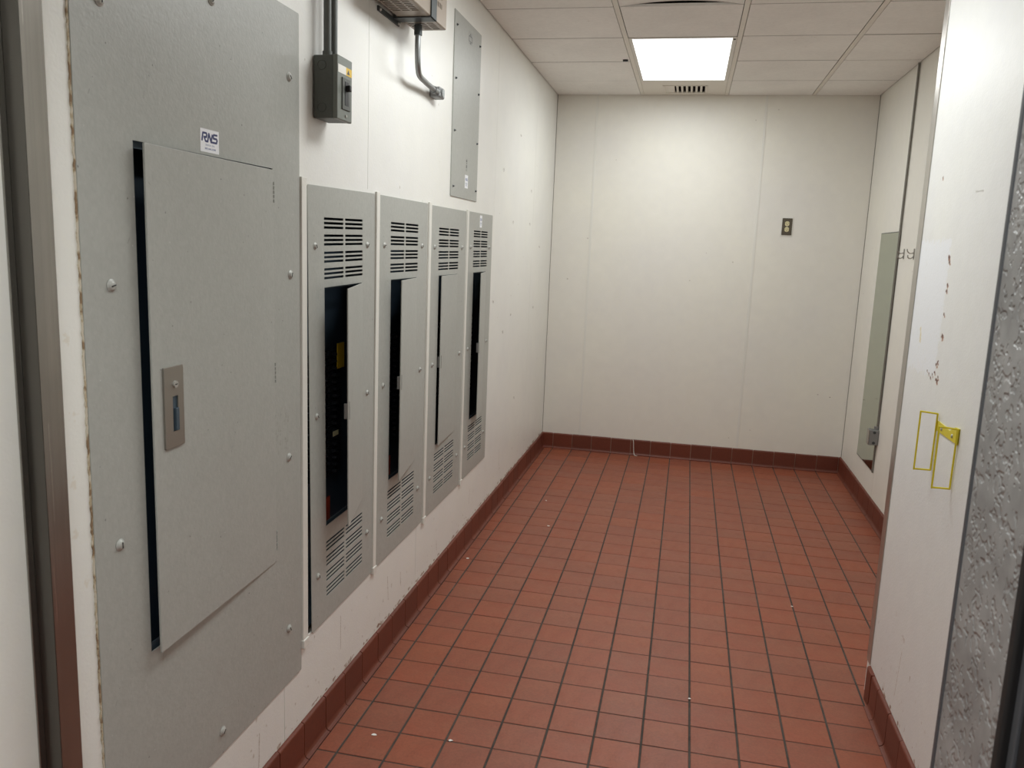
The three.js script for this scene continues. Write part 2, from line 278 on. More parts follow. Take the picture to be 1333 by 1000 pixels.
const SHEETS = [[0.002, 0.799, 0, WH], [0.801, 1.955, 0, WH], [1.957, 3.209, 0, 1.79], [3.211, 4.404, 0, 1.79], [4.4065, 5.25, 0, 1.79], [1.957, 3.795, 1.79, WH], [3.797, 5.25, 1.79, WH], [5.25, ZEND, 0, WH]];
for (const [z0, z1, y0, y1] of SHEETS) {
  const hit = HOLES.filter(h => h[0] < z1 && h[1] > z0 && h[2] < y1 && h[3] > y0);
  part('wall_sheet', metreUV(csg(bb(-0.0045, 0, y0, y1, z0, z1), hit.map(h => holeCut(h, -0.05, 0.05)))), M.wallLeft, wallLeft);
}
const wallBack = struct('wall_back', metreUV(bb(-0.22, RW + 0.2, -0.05, WH, -0.16, -0.0045)), M.core, 'cream painted back wall with sheet seams');
for (const [x0, x1] of [[0.003, 0.309], [0.311, 1.549], [1.551, RW - 0.003]]) part('wall_sheet', metreUV(bb(x0, x1, 0, WH, -0.0045, 0)), M.wall, wallBack);
for (const x of [0.31, 1.55]) part('seam_batten', metreUV(rb(x - 0.009, x + 0.009, 0.12, CH, 0, 0.0025, 0.001)), M.white, wallBack);
const wallRight = struct('wall_right', metreUV(bb(RW + 0.0045, RW + 0.2, -0.05, WH, -0.16, PZ + 0.1)), M.core, 'white wall of the recess on the right, holding mirror');
for (const [z0, z1] of [[0.003, 1.056], [1.06, PZ]]) part('wall_sheet', metreUV(bb(RW, RW + 0.0045, 0, WH, z0, z1)), M.wall, wallRight);
const wallPier = struct('wall_partition', metreUV(bb(PX + 0.0045, RW + 0.2, -0.05, WH, PZ, ZEND + 0.1)), M.wall, 'white partition wall with yellow holder and rust chips');
part('wall_sheet', metreUV(bb(PX, PX + 0.0045, 0, WH, PZ, ZEND)), M.pier, wallPier);
struct('wall_rear', metreUV(bb(-0.1, RW + 0.1, -0.05, WH, ZEND, ZEND + 0.16)), M.darkWall, 'dark wall behind the camera');
// doorway the camera stands in: header and right-hand return
struct('wall_front', metreUV(merge([bb(0.0, 1.45, 2.2, WH, 5.362, 5.54), bb(1.454, PX, 0, WH, 5.362, 5.54)])), M.wall, 'wall around the doorway in front of the camera');

// ------------------------------------------------------------------ baseboards of cove tiles
function coveGeo(len) {   // profile x = out from wall, y up; length along z
  const s = new THREE.Shape(); s.moveTo(0, 0); s.lineTo(0.028, 0); s.lineTo(0.028, 0.003); s.quadraticCurveTo(0.0135, 0.004, 0.0125, 0.022); s.lineTo(0.0125, 0.116); s.quadraticCurveTo(0.0125, 0.1245, 0.004, 0.1255); s.lineTo(0, 0.1255); s.closePath();
  const g = new THREE.ExtrudeGeometry(s, { depth: len, bevelEnabled: false, curveSegments: 4 }); return metreUV(g.translate(0, 0, -len / 2));
}
function coveRun(name, label, a, b, rotY, pos, joints) {   // joints along the run, in local metres
  const back = new THREE.BoxGeometry(0.0095, 0.12, b - a).translate(0.00475, 0.06, (a + b) / 2);
  const o = struct(name, back, M.coveGrout, label); o.rotation.y = rotY; o.position.set(...pos);
  const cache = new Map();
  for (let i = 0; i + 1 < joints.length; i++) {
    const L = joints[i + 1] - joints[i] - 0.0036; if (L < 0.012) continue;
    const k = L.toFixed(3); if (!cache.has(k)) cache.set(k, coveGeo(L));
    const m = part('cove_tile', cache.get(k), coveMats[Math.floor(rnd() * 3)], o); m.position.set(rr(-0.0004, 0.0006), rr(-0.001, 0.001), (joints[i] + joints[i + 1]) / 2);
  }
  return o;
}
const steps = (a, b, s, first) => { const o = [a]; for (let v = first; v < b - 0.01; v += s) if (v > a + 0.01) o.push(v); o.push(b); return o; };
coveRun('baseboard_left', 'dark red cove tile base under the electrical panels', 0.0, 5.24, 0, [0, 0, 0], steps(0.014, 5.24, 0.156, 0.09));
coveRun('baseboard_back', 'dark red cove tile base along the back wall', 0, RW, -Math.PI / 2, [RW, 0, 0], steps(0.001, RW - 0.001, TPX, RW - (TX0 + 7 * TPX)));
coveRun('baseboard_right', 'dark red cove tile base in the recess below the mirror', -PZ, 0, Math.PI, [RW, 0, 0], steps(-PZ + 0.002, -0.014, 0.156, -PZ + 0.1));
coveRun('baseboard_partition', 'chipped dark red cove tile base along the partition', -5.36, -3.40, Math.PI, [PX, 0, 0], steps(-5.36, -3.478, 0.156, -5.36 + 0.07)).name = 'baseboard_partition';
{ // rounded outer-corner cove tile at the end of the partition base
  const o = scene.getObjectByName('baseboard_partition');
  const s = new THREE.Shape(); s.moveTo(0, 0); s.lineTo(0.0135, 0); s.lineTo(0.0155, 0.052); s.quadraticCurveTo(0.0155, 0.072, -0.004, 0.0745); s.lineTo(-0.03, 0.0745); s.lineTo(-0.03, 0.06); s.lineTo(0, 0.06); s.closePath();
  const g = new THREE.ExtrudeGeometry(s, { depth: 0.124, bevelEnabled: true, bevelSize: 0.001, bevelThickness: 0.002, bevelSegments: 1, curveSegments: 6 });
  g.rotateX(-Math.PI / 2);     // shape y -> -z
  g.scale(1, 1, -1); { const ix = g.attributes.position; for (let i = 0; i < ix.count; i += 3) { for (const at of Object.values(g.attributes)) { const n = at.itemSize; for (let k = 0; k < n; k++) { const a = at.array[(i + 1) * n + k]; at.array[(i + 1) * n + k] = at.array[(i + 2) * n + k]; at.array[(i + 2) * n + k] = a; } } } g.computeVertexNormals(); }
  const m = part('corner_cove_tile', metreUV(g.translate(0, 0.0, -3.474)), coveMats[1], o);
}

// ------------------------------------------------------------------ ceiling: tiles, tees, troffers, grille
const ceiling = struct('ceiling', bb(-0.16, RW + 0.2, WH, WH + 0.1, -0.16, ZEND + 0.16), M.plenum, 'suspended ceiling of off-white tiles');
const CX = [0.0, 0.6475, 1.26, 1.8725, RW], CZ = [0, 0.517]; while (CZ[CZ.length - 1] < ZEND) CZ.push(Math.min(ZEND, CZ[CZ.length - 1] + 0.5824));
const TROFFER_ROWS = [1, 5, 10];          // each covers two rows in the second column
{
  const cache = new Map();
  for (let r = 0; r + 1 < CZ.length; r++) for (let c = 0; c < 4; c++) {
    if (c === 1 && TROFFER_ROWS.some(t => r === t || r === t + 1)) continue;
    if (c === 1 && r === 0) continue;                       // grille tile, below
    if (c === 3 && CZ[r] > PZ) continue;
    const x0 = CX[c] + (c ? 0.0152 : 0.004), x1 = CX[c + 1] - (c < 3 ? 0.0152 : 0.004), z0 = CZ[r] + 0.0036, z1 = CZ[r + 1] - 0.0036;
    const w = x1 - x0, d = z1 - z0;
    if (c === 1 && r === 4) {                               // the bowed tile: its far edge lifts off the grid
      const g = new THREE.BoxGeometry(w, 0.014, d, 24, 1, 10), p = g.attributes.position;
      for (let i = 0; i < p.count; i++) { const u = p.getX(i) / (w / 2), v = 0.5 - p.getZ(i) / d; p.setY(i, p.getY(i) + 0.021 * (1 - u * u) * v * v); }
      g.computeVertexNormals(); const o = part('ceiling_tile', metreUV(g), M.ceil, ceiling); o.position.set((x0 + x1) / 2, CH + 0.0075, (z0 + z1) / 2); continue;
    }
    const k = w.toFixed(3) + d.toFixed(3) + (r % 2); if (!cache.has(k)) cache.set(k, metreUV(new RoundedBoxGeometry(w, 0.014, d, 1, 0.0016), c * 0.3, 0, (r % 2) * 0.5));
    const o = part('ceiling_tile', cache.get(k), M.ceil, ceiling); o.position.set((x0 + x1) / 2, CH + 0.007 + rr(-0.0008, 0.001), (z0 + z1) / 2); o.rotation.x = rr(-0.0015, 0.0015);
  }
  for (const x of [CX[1], CX[2], CX[3]]) part('ceiling_runner', merge([bb(x - 0.0125, x + 0.0125, CH - 0.0015, CH + 0.0005, 0.002, ZEND), bb(x - 0.001, x + 0.001, CH, CH + 0.035, 0.002, ZEND)]), M.tee, ceiling);
  for (const [x0, x1, z0, z1] of [[0.0005, 0.016, 0.0005, ZEND], [RW - 0.016, RW - 0.0005, 0.0005, PZ], [0.016, RW - 0.016, 0.0005, 0.014]]) part('wall_angle', bb(x0, x1, CH + 0.016, CH + 0.018, z0, z1), M.tee, ceiling);
  for (let r = 1; r + 1 < CZ.length; r++) for (let c = 0; c < 4; c++) { if (c === 3 && CZ[r] > PZ) continue; if (c === 1 && TROFFER_ROWS.some(t => r >= t && r <= t + 2)) continue; if (c === 1 && r === 4) continue; part('gap_shade_strip', bb(CX[c] + (c ? 0.0152 : 0.004), CX[c + 1] - (c < 3 ? 0.0152 : 0.004), CH + 0.0012, CH + 0.004, CZ[r] - 0.0034, CZ[r] + 0.0034), M.reveal, ceiling); }  // dark strips filling the row gaps, their colour stands for the shade there
}
function troffer(r, label, power) {
  const x0 = CX[1] + 0.0135, x1 = CX[2] - 0.0135, z0 = CZ[r] + 0.004, z1 = CZ[r + 2] - 0.004, xc = (x0 + x1) / 2, zc = (z0 + z1) / 2;
  const t = thing('ceiling_light', label, 'ceiling light', [xc, CH - 0.003, zc]);
  const W = x1 - x0, D = z1 - z0, lx0 = -W / 2 + 0.02, lx1 = W / 2 - 0.024, lz0 = -D / 2 + 0.022, lz1 = D / 2 - 0.02;
  part('door_frame', merge([rb(-W / 2, lx0, 0, 0.014, -D / 2, D / 2, 0.003), rb(lx1, W / 2, 0, 0.014, -D / 2, D / 2, 0.003), rb(lx0, lx1, 0, 0.014, -D / 2, lz0, 0.003), rb(lx0, lx1, 0, 0.014, lz1, D / 2, 0.003)]), M.trofferFrame, t);
  part('lens', rb(lx0, lx1, 0.003, 0.008, lz0, lz1, 0.001), M.lens, t);
  part('housing', merge([bb(-W / 2, W / 2, 0.11, 0.114, -D / 2, D / 2), bb(-W / 2, -W / 2 + 0.003, 0.014, 0.11, -D / 2, D / 2), bb(W / 2 - 0.003, W / 2, 0.014, 0.11, -D / 2, D / 2), bb(-W / 2, W / 2, 0.014, 0.11, -D / 2, -D / 2 + 0.003), bb(-W / 2, W / 2, 0.014, 0.11, D / 2 - 0.003, D / 2)]), M.trofferFrame, t);
  part('latch', mv(new THREE.CylinderGeometry(0.006, 0.006, 0.006, 10), W / 2 - 0.012, 0, D / 2 - 0.04), M.slot, t);
  const L = new THREE.RectAreaLight(LAMP_COLOR, power, lx1 - lx0, lz1 - lz0); L.name = 'troffer_light'; L.position.set((lx0 + lx1) / 2, -0.002, (lz0 + lz1) / 2); L.rotation.x = -Math.PI / 2; t.add(L);
  return t;
}
troffer(1, 'lit white troffer light set in the ceiling near the back wall', LAMP[0]);
troffer(5, 'lit white troffer light overhead, above the vented panel boards', LAMP[1]);
troffer(10, 'lit white troffer light overhead, behind the doorway', LAMP[2]);
{ // supply grille in the tile against the back wall
  const x0 = CX[1] + 0.0135, x1 = CX[2] - 0.0135, z0 = 0.004, z1 = CZ[1] - 0.003, gx0 = 0.812, gx1 = 1.112, gz0 = 0.10, gz1 = 0.36;
  const t = thing('air_grille', 'white air grille panel in the ceiling between light and back wall', 'vent', [(x0 + x1) / 2, CH, (z0 + z1) / 2]);
  const L = x => x - (x0 + x1) / 2, Z = z => z - (z0 + z1) / 2;
  part('face_panel', metreUV(merge([bb(L(x0), L(gx0), 0, 0.01, Z(z0), Z(z1)), bb(L(gx1), L(x1), 0, 0.01, Z(z0), Z(z1)), bb(L(gx0), L(gx1), 0, 0.01, Z(z0), Z(gz0)), bb(L(gx0), L(gx1), 0, 0.01, Z(gz1), Z(z1))])), M.tee, t);
  part('rim', merge([rb(L(gx0) - 0.006, L(gx0) + 0.008, -0.004, 0.004, Z(gz0) - 0.006, Z(gz1) + 0.006), rb(L(gx1) - 0.008, L(gx1) + 0.006, -0.004, 0.004, Z(gz0) - 0.006, Z(gz1) + 0.006), rb(L(gx0), L(gx1), -0.004, 0.004, Z(gz0) - 0.006, Z(gz0) + 0.008), rb(L(gx0), L(gx1), -0.004, 0.004, Z(gz1) - 0.008, Z(gz1) + 0.006)]), M.tee, t);
  part('duct', merge([bb(L(gx0), L(gx1), 0.07, 0.074, Z(gz0), Z(gz1)), bb(L(gx0) - 0.003, L(gx0), 0.008, 0.07, Z(gz0), Z(gz1)), bb(L(gx1), L(gx1) + 0.003, 0.008, 0.07, Z(gz0), Z(gz1)), bb(L(gx0), L(gx1), 0.008, 0.07, Z(gz0) - 0.003, Z(gz0)), bb(L(gx0), L(gx1), 0.008, 0.07, Z(gz1), Z(gz1) + 0.003)]), M.plenum, t);
  for (let i = 0; i < 8; i++) { const w = i ? 0.007 : 0.036, s = part('slat', rb(-w, w, -0.006, 0.006, Z(gz0) + 0.006, Z(gz1) - 0.006, 0.0015, 1), M.tee, t); s.position.set(i ? L(gx0) + 0.062 + i * 0.0335 : L(gx0) + 0.04, 0.006, 0); s.rotation.z = i ? -0.35 : 0; }
}
{ const g = new THREE.CylinderGeometry(0.014, 0.012, 0.012, 11); const p = g.attributes.position; for (let i = 0; i < p.count; i++) p.setX(i, p.getX(i) * 1.3);
  meshThing('ceiling_plug', g.translate(0.606, CH - 0.003, 1.153), M.black, 'small black plug in the ceiling tile left of the light', 'plug'); }

// ------------------------------------------------------------------ electrical panels
function pan(name, parent, x, y, z, r = 0.009, mat = M.screw) {  // screw with washer, axis along x
  const prof = [[0, 0], [r * 1.35, 0], [r * 1.35, 0.0012], [r, 0.002], [r * 0.95, 0.0045], [r * 0.6, 0.0062], [0, 0.0066]].map(p => new THREE.Vector2(...p));
  const s = part(name, new THREE.LatheGeometry(prof, 14).rotateZ(-Math.PI / 2), mat, parent); s.position.set(x, y, z);
  const k = part('screw_slot', bb(-0.0006, 0.0009, -0.0011, 0.0011, -r * 0.62, r * 0.62), M.slot, s); k.position.x = 0.0064; k.rotation.x = rr(0, 3); return s;
}
function tubParts(t, z0, z1, y0, y1, dep) {  // open-fronted steel enclosure let into the wall
  part('enclosure', merge([bb(-dep, -dep + 0.003, y0, y1, z0, z1), bb(-dep, -0.006, y0, y0 + 0.003, z0, z1), bb(-dep, -0.006, y1 - 0.003, y1, z0, z1), bb(-dep, -0.006, y0, y1, z0, z0 + 0.003), bb(-dep, -0.006, y0, y1, z1 - 0.003, z1)]), M.tub, t);
}
function ledge(t, z0, z1, y0, y1, w) {   // recessed stop around a door opening
  part('opening_ledge', merge([bb(-0.010, -0.008, y0 - 0.004, y1 + 0.004, z1 - w, z1 + 0.004), bb(-0.010, -0.008, y0 - 0.004, y1 + 0.004, z0 - 0.004, z0 + w), bb(-0.010, -0.008, y0 - 0.004, y0 + w, z0 + w, z1 - w), bb(-0.010, -0.008, y1 - w, y1 + 0.004, z0 + w, z1 - w)]), M.tub, t);
}
function sticker(name, parent, w, h, tex, x, y, z, thick = 0.0006) {
  const m = std({ map: tex, roughness: 0.45 }), o = part(name, new THREE.BoxGeometry(w, h, thick), [M.white, M.white, M.white, M.white, m, M.white], parent);
  o.rotation.y = Math.PI / 2; o.position.set(x + thick / 2, y, z); return o;
}
const rnsTex = print(256, 220, (c, w, h) => {
  c.fillStyle = '#f3f3f6'; c.fillRect(0, 0, w, h); c.strokeStyle = '#0b1a5c'; c.lineWidth = 19; c.lineJoin = 'round';
  const L = pts => { c.beginPath(); pts.forEach(([x, y], i) => i ? c.lineTo(x, y) : c.moveTo(x, y)); c.stroke(); };
  L([[22, 118], [38, 40], [84, 40], [90, 52], [82, 78], [52, 78], [72, 116], [100, 116], [118, 40], [146, 116], [166, 40]]);
  L([[236, 40], [186, 40], [178, 52], [180, 76], [224, 76], [230, 90], [222, 116], [150, 116]]);
  c.fillStyle = '#3b4a86'; c.textAlign = 'center'; c.font = '24px sans-serif'; c.fillText('Electric, Inc.', 134, 158); c.font = 'bold 25px sans-serif'; c.fillText('305.444.2300', 134, 194);
});
const FRONT = 0.0032;
{ // big panel board
  const { z0, z1, y0, y1 } = BIG, zc = (z0 + z1) / 2;
  const t = thing('electrical_panel', 'large grey panel board with hinged door slightly ajar and recessed pull', 'electrical panel', [0, y0, zc]);
  const Z = z => z - zc, Y = y => y - y0, oz0 = 4.452, oz1 = 5.004, oy0 = 0.716, oy1 = 1.794;
  part('trim_plate', sheet(roundRect(Z(z0), Z(z1), 0, y1 - y0, 0.005), [rect(Z(oz0), Z(oz1), Y(oy0), Y(oy1))], 0.0024, 0.0007).translate(FRONT - 0.0024, 0, 0), M.panel, t);
  tubParts(t, Z(z0 + 0.056), Z(z1 - 0.056), 0.056, y1 - y0 - 0.056, 0.15);
  part('dead_front', bb(-0.07, -0.067, Y(oy0 - 0.03), Y(oy1 + 0.03), Z(oz0 - 0.03), Z(oz1 + 0.03)), M.deadfront, t);
  ledge(t, Z(oz0), Z(oz1), Y(oy0), Y(oy1), 0.014);
  // door, hinged on its far edge
  const d = part('door', sheet(roundRect(0.002, 0.545, 0, oy1 - oy0 - 0.002, 0.003), [], 0.0035, 0.001), M.panel, t);
  d.position.set(FRONT - 0.001, Y(oy0) - 0.002, Z(oz0)); d.rotation.y = 1.9 * Math.PI / 180;
  const hz = z => z - oz0;
  part('pull_plate', sheet(roundRect(0.441, 0.512, 1.163 - oy0, 1.340 - oy0, 0.003), [rect(0.4625, 0.4845, 1.197 - oy0, 1.276 - oy0)], 0.0045, 0.0012), M.brushed, d).position.x = 0.0035;
  part('pull_recess', merge([bb(0.0004, 0.001, 1.195 - oy0, 1.278 - oy0, 0.4605, 0.4865), rb(0.001, 0.007, 1.199 - oy0, 1.248 - oy0, 0.4635, 0.475, 0.001)]).translate(0.0036, 0, 0), M.tub, d);
  const lk = part('lock', new THREE.CylinderGeometry(0.0075, 0.0075, 0.004, 16).rotateZ(Math.PI / 2), M.screw, d); lk.position.set(0.0095, 1.3005 - oy0, 0.4735);
  part('keyhole', bb(0, 0.0006, -0.001, 0.001, -0.004, 0.004), M.slot, lk).position.x = 0.002;
  for (const [a, b] of [[1.705, 1.761], [1.225, 1.282], [0.745, 0.804]]) {
    const h = part('hinge', merge([0, 1, 2, 3, 4].map(i => bar([0, a + (b - a) * i / 5 + 0.0016, 0], [0, a + (b - a) * (i + 1) / 5 - 0.0016, 0], 0.0034, 10))), M.panel, t); h.position.set(FRONT + 0.0012, -y0, Z(oz0) - 0.002);
  }
  for (const [y, z] of [[2.03, 5.082], [2.131, 4.72], [2.04, 4.359], [1.513, 5.082], [1.516, 4.358], [0.9975, 4.374], [0.993, 5.088], [0.4756, 4.38], [0.365, 4.738], [0.37, 5.09]]) pan('screw', t, FRONT, Y(y), Z(z), 0.0096, M.paintedScrew);
  sticker('sticker', t, 0.074, 0.0505, rnsTex, FRONT, Y(1.8248), Z(4.7385)).userData.label = 'white sticker with dark blue RNS lettering';
  const cg = new THREE.BoxGeometry(0.003, y1 - y0, 0.0038, 1, 260, 1), cp = cg.attributes.position;
  for (let i = 0; i < cp.count; i++) { const n = hash(Math.round(cp.getY(i) * 136), 1, 5); cp.setX(i, cp.getX(i) * (0.6 + 0.7 * n)); cp.setZ(i, cp.getZ(i) + 0.003 * (n - 0.5)); }
  cg.computeVertexNormals(); { const u = new Float32Array(cp.count * 2); for (let i = 0; i < cp.count; i++) { u[2 * i] = cp.getZ(i) * 40; u[2 * i + 1] = cp.getY(i); } cg.setAttribute('uv', new THREE.BufferAttribute(u, 2)); }
  part('caulk_bead', cg, M.caulk, t).position.set(0.0012, (y1 - y0) / 2, Z(z1) + 0.0035);
}
const spLabels = ['grey vented panel board nearest the large one, door ajar, plate hanging crooked', 'second grey vented panel board from the large one, door ajar', 'third grey vented panel board, its door almost shut', 'farthest grey vented panel board, sticker above its vents, door wide open'];
const breakerGeo = rb(-0.012, 0.012, -0.0105, 0.0105, -0.05, 0.05, 0.0015, 1), toggleGeo = rb(0, 0.016, -0.004, 0.004, -0.008, 0.008, 0.001, 1);
const miniTex = print(128, 192, (c, w, h) => { c.fillStyle = '#eef0f4'; c.fillRect(0, 0, w, h); c.fillStyle = '#2c3f86'; c.font = 'italic bold 54px sans-serif'; c.textAlign = 'center'; c.fillText('RNS', w / 2, 84); c.fillStyle = '#8f96ac'; c.fillRect(22, 112, 84, 7); c.fillRect(22, 130, 84, 7); c.fillRect(34, 150, 60, 7); });
SP.forEach((p, i) => {
  const W = p.z1 - p.z0, H = p.y1 - p.y0, zc = (p.z0 + p.z1) / 2, t = thing('electrical_panel', spLabels[i], 'electrical panel', [0, p.y0, zc], 'vented panel boards in a row');
  const near = W / 2, oz1 = near - (i === 3 ? 0.117 : i === 0 ? 0.107 : 0.117), oz0 = oz1 - (i === 3 ? 0.268 : 0.298), oy0 = 0.704 - p.y0, oy1 = 1.478 - p.y0 - (i ? 0 : 0.008), mid = (oz0 + oz1) / 2;
  const frame = new THREE.Group(); frame.name = 'front'; t.add(frame);
  frame.position.set(0, H, near); frame.rotation.x = p.tilt;   // plate hangs from its upper near corner
  const holes = [rect(oz0 - near, oz1 - near, oy0 - H, oy1 - H)];
  const sl = W * 0.278, gz = 0.0065, top = [0.091, 0.1415, 0.193, 0.243], bot = [0.078, 0.130, 0.182, 0.233];
  const groups = [...top.map(o => -o - 0.034), ...bot.map(o => -H + o)];
  for (const gy of groups) for (const [a, b] of [[mid + gz, mid + gz + sl], [mid - gz - sl, mid - gz]]) for (let k = 0; k < 3; k++) {
    const y = gy + 0.0005 + k * 0.0131; if (y < oy1 - H + 0.004 && y > oy0 - H - 0.012) continue; holes.push(rect(a - near, b - near, y, y + 0.0084));
  }
  part('trim_plate', sheet(roundRect(-W, 0, -H, 0, 0.008), holes, 0.0017, 0.0005).translate(FRONT - 0.0017, 0, 0), M.panel, frame);
  for (const y of [-0.175, -0.69, -1.21]) for (const z of [-0.045, -W + 0.068]) pan('screw', frame, FRONT, y, z, 0.0082, M.paintedScrew);
  const dw = oz1 - oz0 - 0.004, dh = oy1 - oy0 - 0.003;
  const d = part('door', sheet(rect(0.001, dw, 0, dh), [], 0.003, 0.0008), M.panel, frame);
  d.position.set(FRONT - 0.001, oy0 - H + 0.0015, oz0 - near); d.rotation.y = p.ang * Math.PI / 180;
  ledge(frame, oz0 - near, oz1 - near, oy0 - H, oy1 - H, 0.007);
  part('latch', rb(-0.012, 0.0002, dh * 0.465, dh * 0.53, dw - 0.012, dw - 0.003, 0.002), M.galvPipe, d);
  part('latch_slot', bb(0.0026, 0.0036, dh * 0.46, dh * 0.535, dw - 0.02, dw - 0.0165), M.slot, d);
  tubParts(t, -W / 2 + 0.027, W / 2 - (i ? 0.027 : -0.005), 0.028, H - 0.028, 0.14);
  part('dead_front', bb(-0.075, -0.072, 0.2, H - 0.17, -W / 2 + 0.06, W / 2 - 0.05), M.deadfront, t);
  for (let k = 0; k < 18; k++) for (const s of [0, 1]) {
    const b = part('breaker', breakerGeo, M.breaker, t); b.position.set(-0.062, oy0 + 0.14 + k * 0.0235, mid + (s ? 0.056 : -0.056)); part('toggle', toggleGeo, M.breaker, b).position.set(0.012, 0, s ? -0.02 : 0.02);
  }
  if (i === 0) { part('yellow_tag', rb(-0.036, -0.033, oy0 + 0.49, oy0 + 0.575, mid - 0.09, mid - 0.035, 0.001), M.yellowTag, t); part('small_tag', rb(-0.036, -0.033, oy0 + 0.265, oy0 + 0.282, mid - 0.045, mid - 0.005, 0.001), M.ivory, t); }
  if (i < 2) part('red_tag', rb(-0.05, -0.045, oy0 - 0.02, oy0 + 0.06, mid - 0.005, mid + 0.04, 0.001), M.redTag, t);
  if (i === 3) sticker('sticker', frame, 0.045, 0.062, miniTex, FRONT, -0.042, -W / 2 + 0.01).userData.label = 'small white and blue sticker';
});
// white filler strips beside the panel boards
[[4.2805, 0.032, 0.375, 1.787], [3.7135, 0.030, 0.388, 1.787], [3.121, 0.032, 0.39, 1.787], [2.5205, 0.028, 0.395, 1.787]].forEach(([z, w, a, b], i) => {
  const o = struct('trim_' + (i + 1), metreUV(rb(0.0002, 0.0085, a, b, z - w / 2, z + w / 2, 0.002)), M.white, ['white strip left of the crooked panel board', 'white strip between first and second vented panels', 'white strip between second and third vented panels', 'white strip between third and farthest vented panels'][i]);
  part('strip_foot', metreUV(rb(0.0002, 0.0115, a - 0.006, a + 0.022, z - w / 2 - 0.002, z + w / 2 + 0.002, 0.003)), M.white, o);
});
{ // blank cover plate high on the wall
  const z0 = 2.366, z1 = 2.826, y0 = 1.834, y1 = 2.633, zc = (z0 + z1) / 2, t = thing('cover_plate', 'tall blank grey cover plate screwed high on the wall', 'cover plate', [0, y0, zc]);
  part('plate', sheet(rect(z0 - zc, z1 - zc, 0, y1 - y0), [], 0.005, 0.001), M.panel, t);
  for (const [y, z] of [[0.74, 0.2], [0.515, 0.2], [0.29, 0.2], [0.045, 0.2], [0.74, -0.2], [0.515, -0.2], [0.28, -0.2], [0.05, -0.2]]) pan('screw', t, 0.005, y, z, 0.0042, M.strap);
  const e = print(96, 128, (c, w, h) => { c.fillStyle = '#a3a49f'; c.fillRect(0, 0, w, h); c.strokeStyle = '#4d4e4a'; c.lineWidth = 7; c.strokeRect(14, 46, 68, 50); c.beginPath(); c.moveTo(30, 46); c.lineTo(48, 18); c.lineTo(66, 46); c.stroke(); c.fillStyle = '#4d4e4a'; c.fillRect(34, 106, 28, 12); });
  sticker('emblem', t, 0.075, 0.058, e, 0.005, 0.735, -0.028, 0.0004).userData.label = 'small dark embossed emblem';
  sticker('sticker', t, 0.055, 0.062, miniTex, 0.005, 0.082, -0.025).userData.label = 'small white and blue sticker';
  const c2 = print(64, 128, (c, w, h) => { c.fillStyle = '#a3a49f'; c.fillRect(0, 0, w, h); c.fillStyle = '#53544f'; c.fillRect(16, 10, 32, 22); c.fillRect(24, 40, 20, 10); c.fillRect(20, 62, 26, 30); c.fillRect(26, 104, 12, 12); });
  sticker('stamped_mark', t, 0.035, 0.06, c2, 0.005, 0.158, -0.02, 0.0004);
}
{ // circuit breaker box with two conduits
  const t = thing('breaker_box', 'small dark grey surface breaker box with two conduits rising from it', 'breaker box', [0, 1.957, 4.165]);
  part('body', metreUV(rb(0.004, 0.066, 0, 0.172, -0.05, 0.05, 0.003)), M.discBox, t);
  part('cover', metreUV(rb(0.064, 0.078, -0.001, 0.1735, -0.0515, 0.0515, 0.003)), M.discFront, t);
  for (const y of [0.03, 0.145]) { const k = part('knockout', new THREE.TorusGeometry(0.0125, 0.0012, 6, 20), M.discBox, t); k.position.set(0.03, y, 0.0502); }
  part('escutcheon', metreUV(rb(0.0775, 0.0812, 0.03, 0.118, -0.034, 0.022, 0.0015)), M.discBox, t);
  part('handle_slot', bb(0.0805, 0.0822, 0.042, 0.108, -0.018, 0.006), M.black, t);
  const h = part('toggle_handle', rb(0.081, 0.099, 0.077, 0.094, -0.013, 0.001, 0.003), M.black, t); h.rotation.z = 0.05;
  const wt = print(128, 40, (c, w, hh) => { c.fillStyle = '#ece9e0'; c.fillRect(0, 0, 74, hh); c.fillStyle = '#e0b81c'; c.fillRect(74, 0, 54, hh); c.fillStyle = '#1b1b1b'; c.beginPath(); c.moveTo(96, 8); c.lineTo(110, 32); c.lineTo(82, 32); c.fill(); });
  sticker('warning_label', t, 0.094, 0.022, wt, 0.078, 0.138, 0).userData.label = 'white and yellow warning label';
  part('cover_screw', new THREE.CylinderGeometry(0.004, 0.004, 0.003, 10).rotateZ(Math.PI / 2), M.screw, t).position.set(0.079, 0.014, -0.008);
  for (const z of [0.022, -0.02]) {
    const c = part('conduit', bar([0.034, 0.172, z], [0.034, CH - 1.957 + 0.06, z], 0.0108, 16), M.darkPipe, t);
    part('locknut', mv(new THREE.CylinderGeometry(0.0145, 0.0145, 0.014, 8), 0.034, 0.179, z), M.darkPipe, c);
  }
}
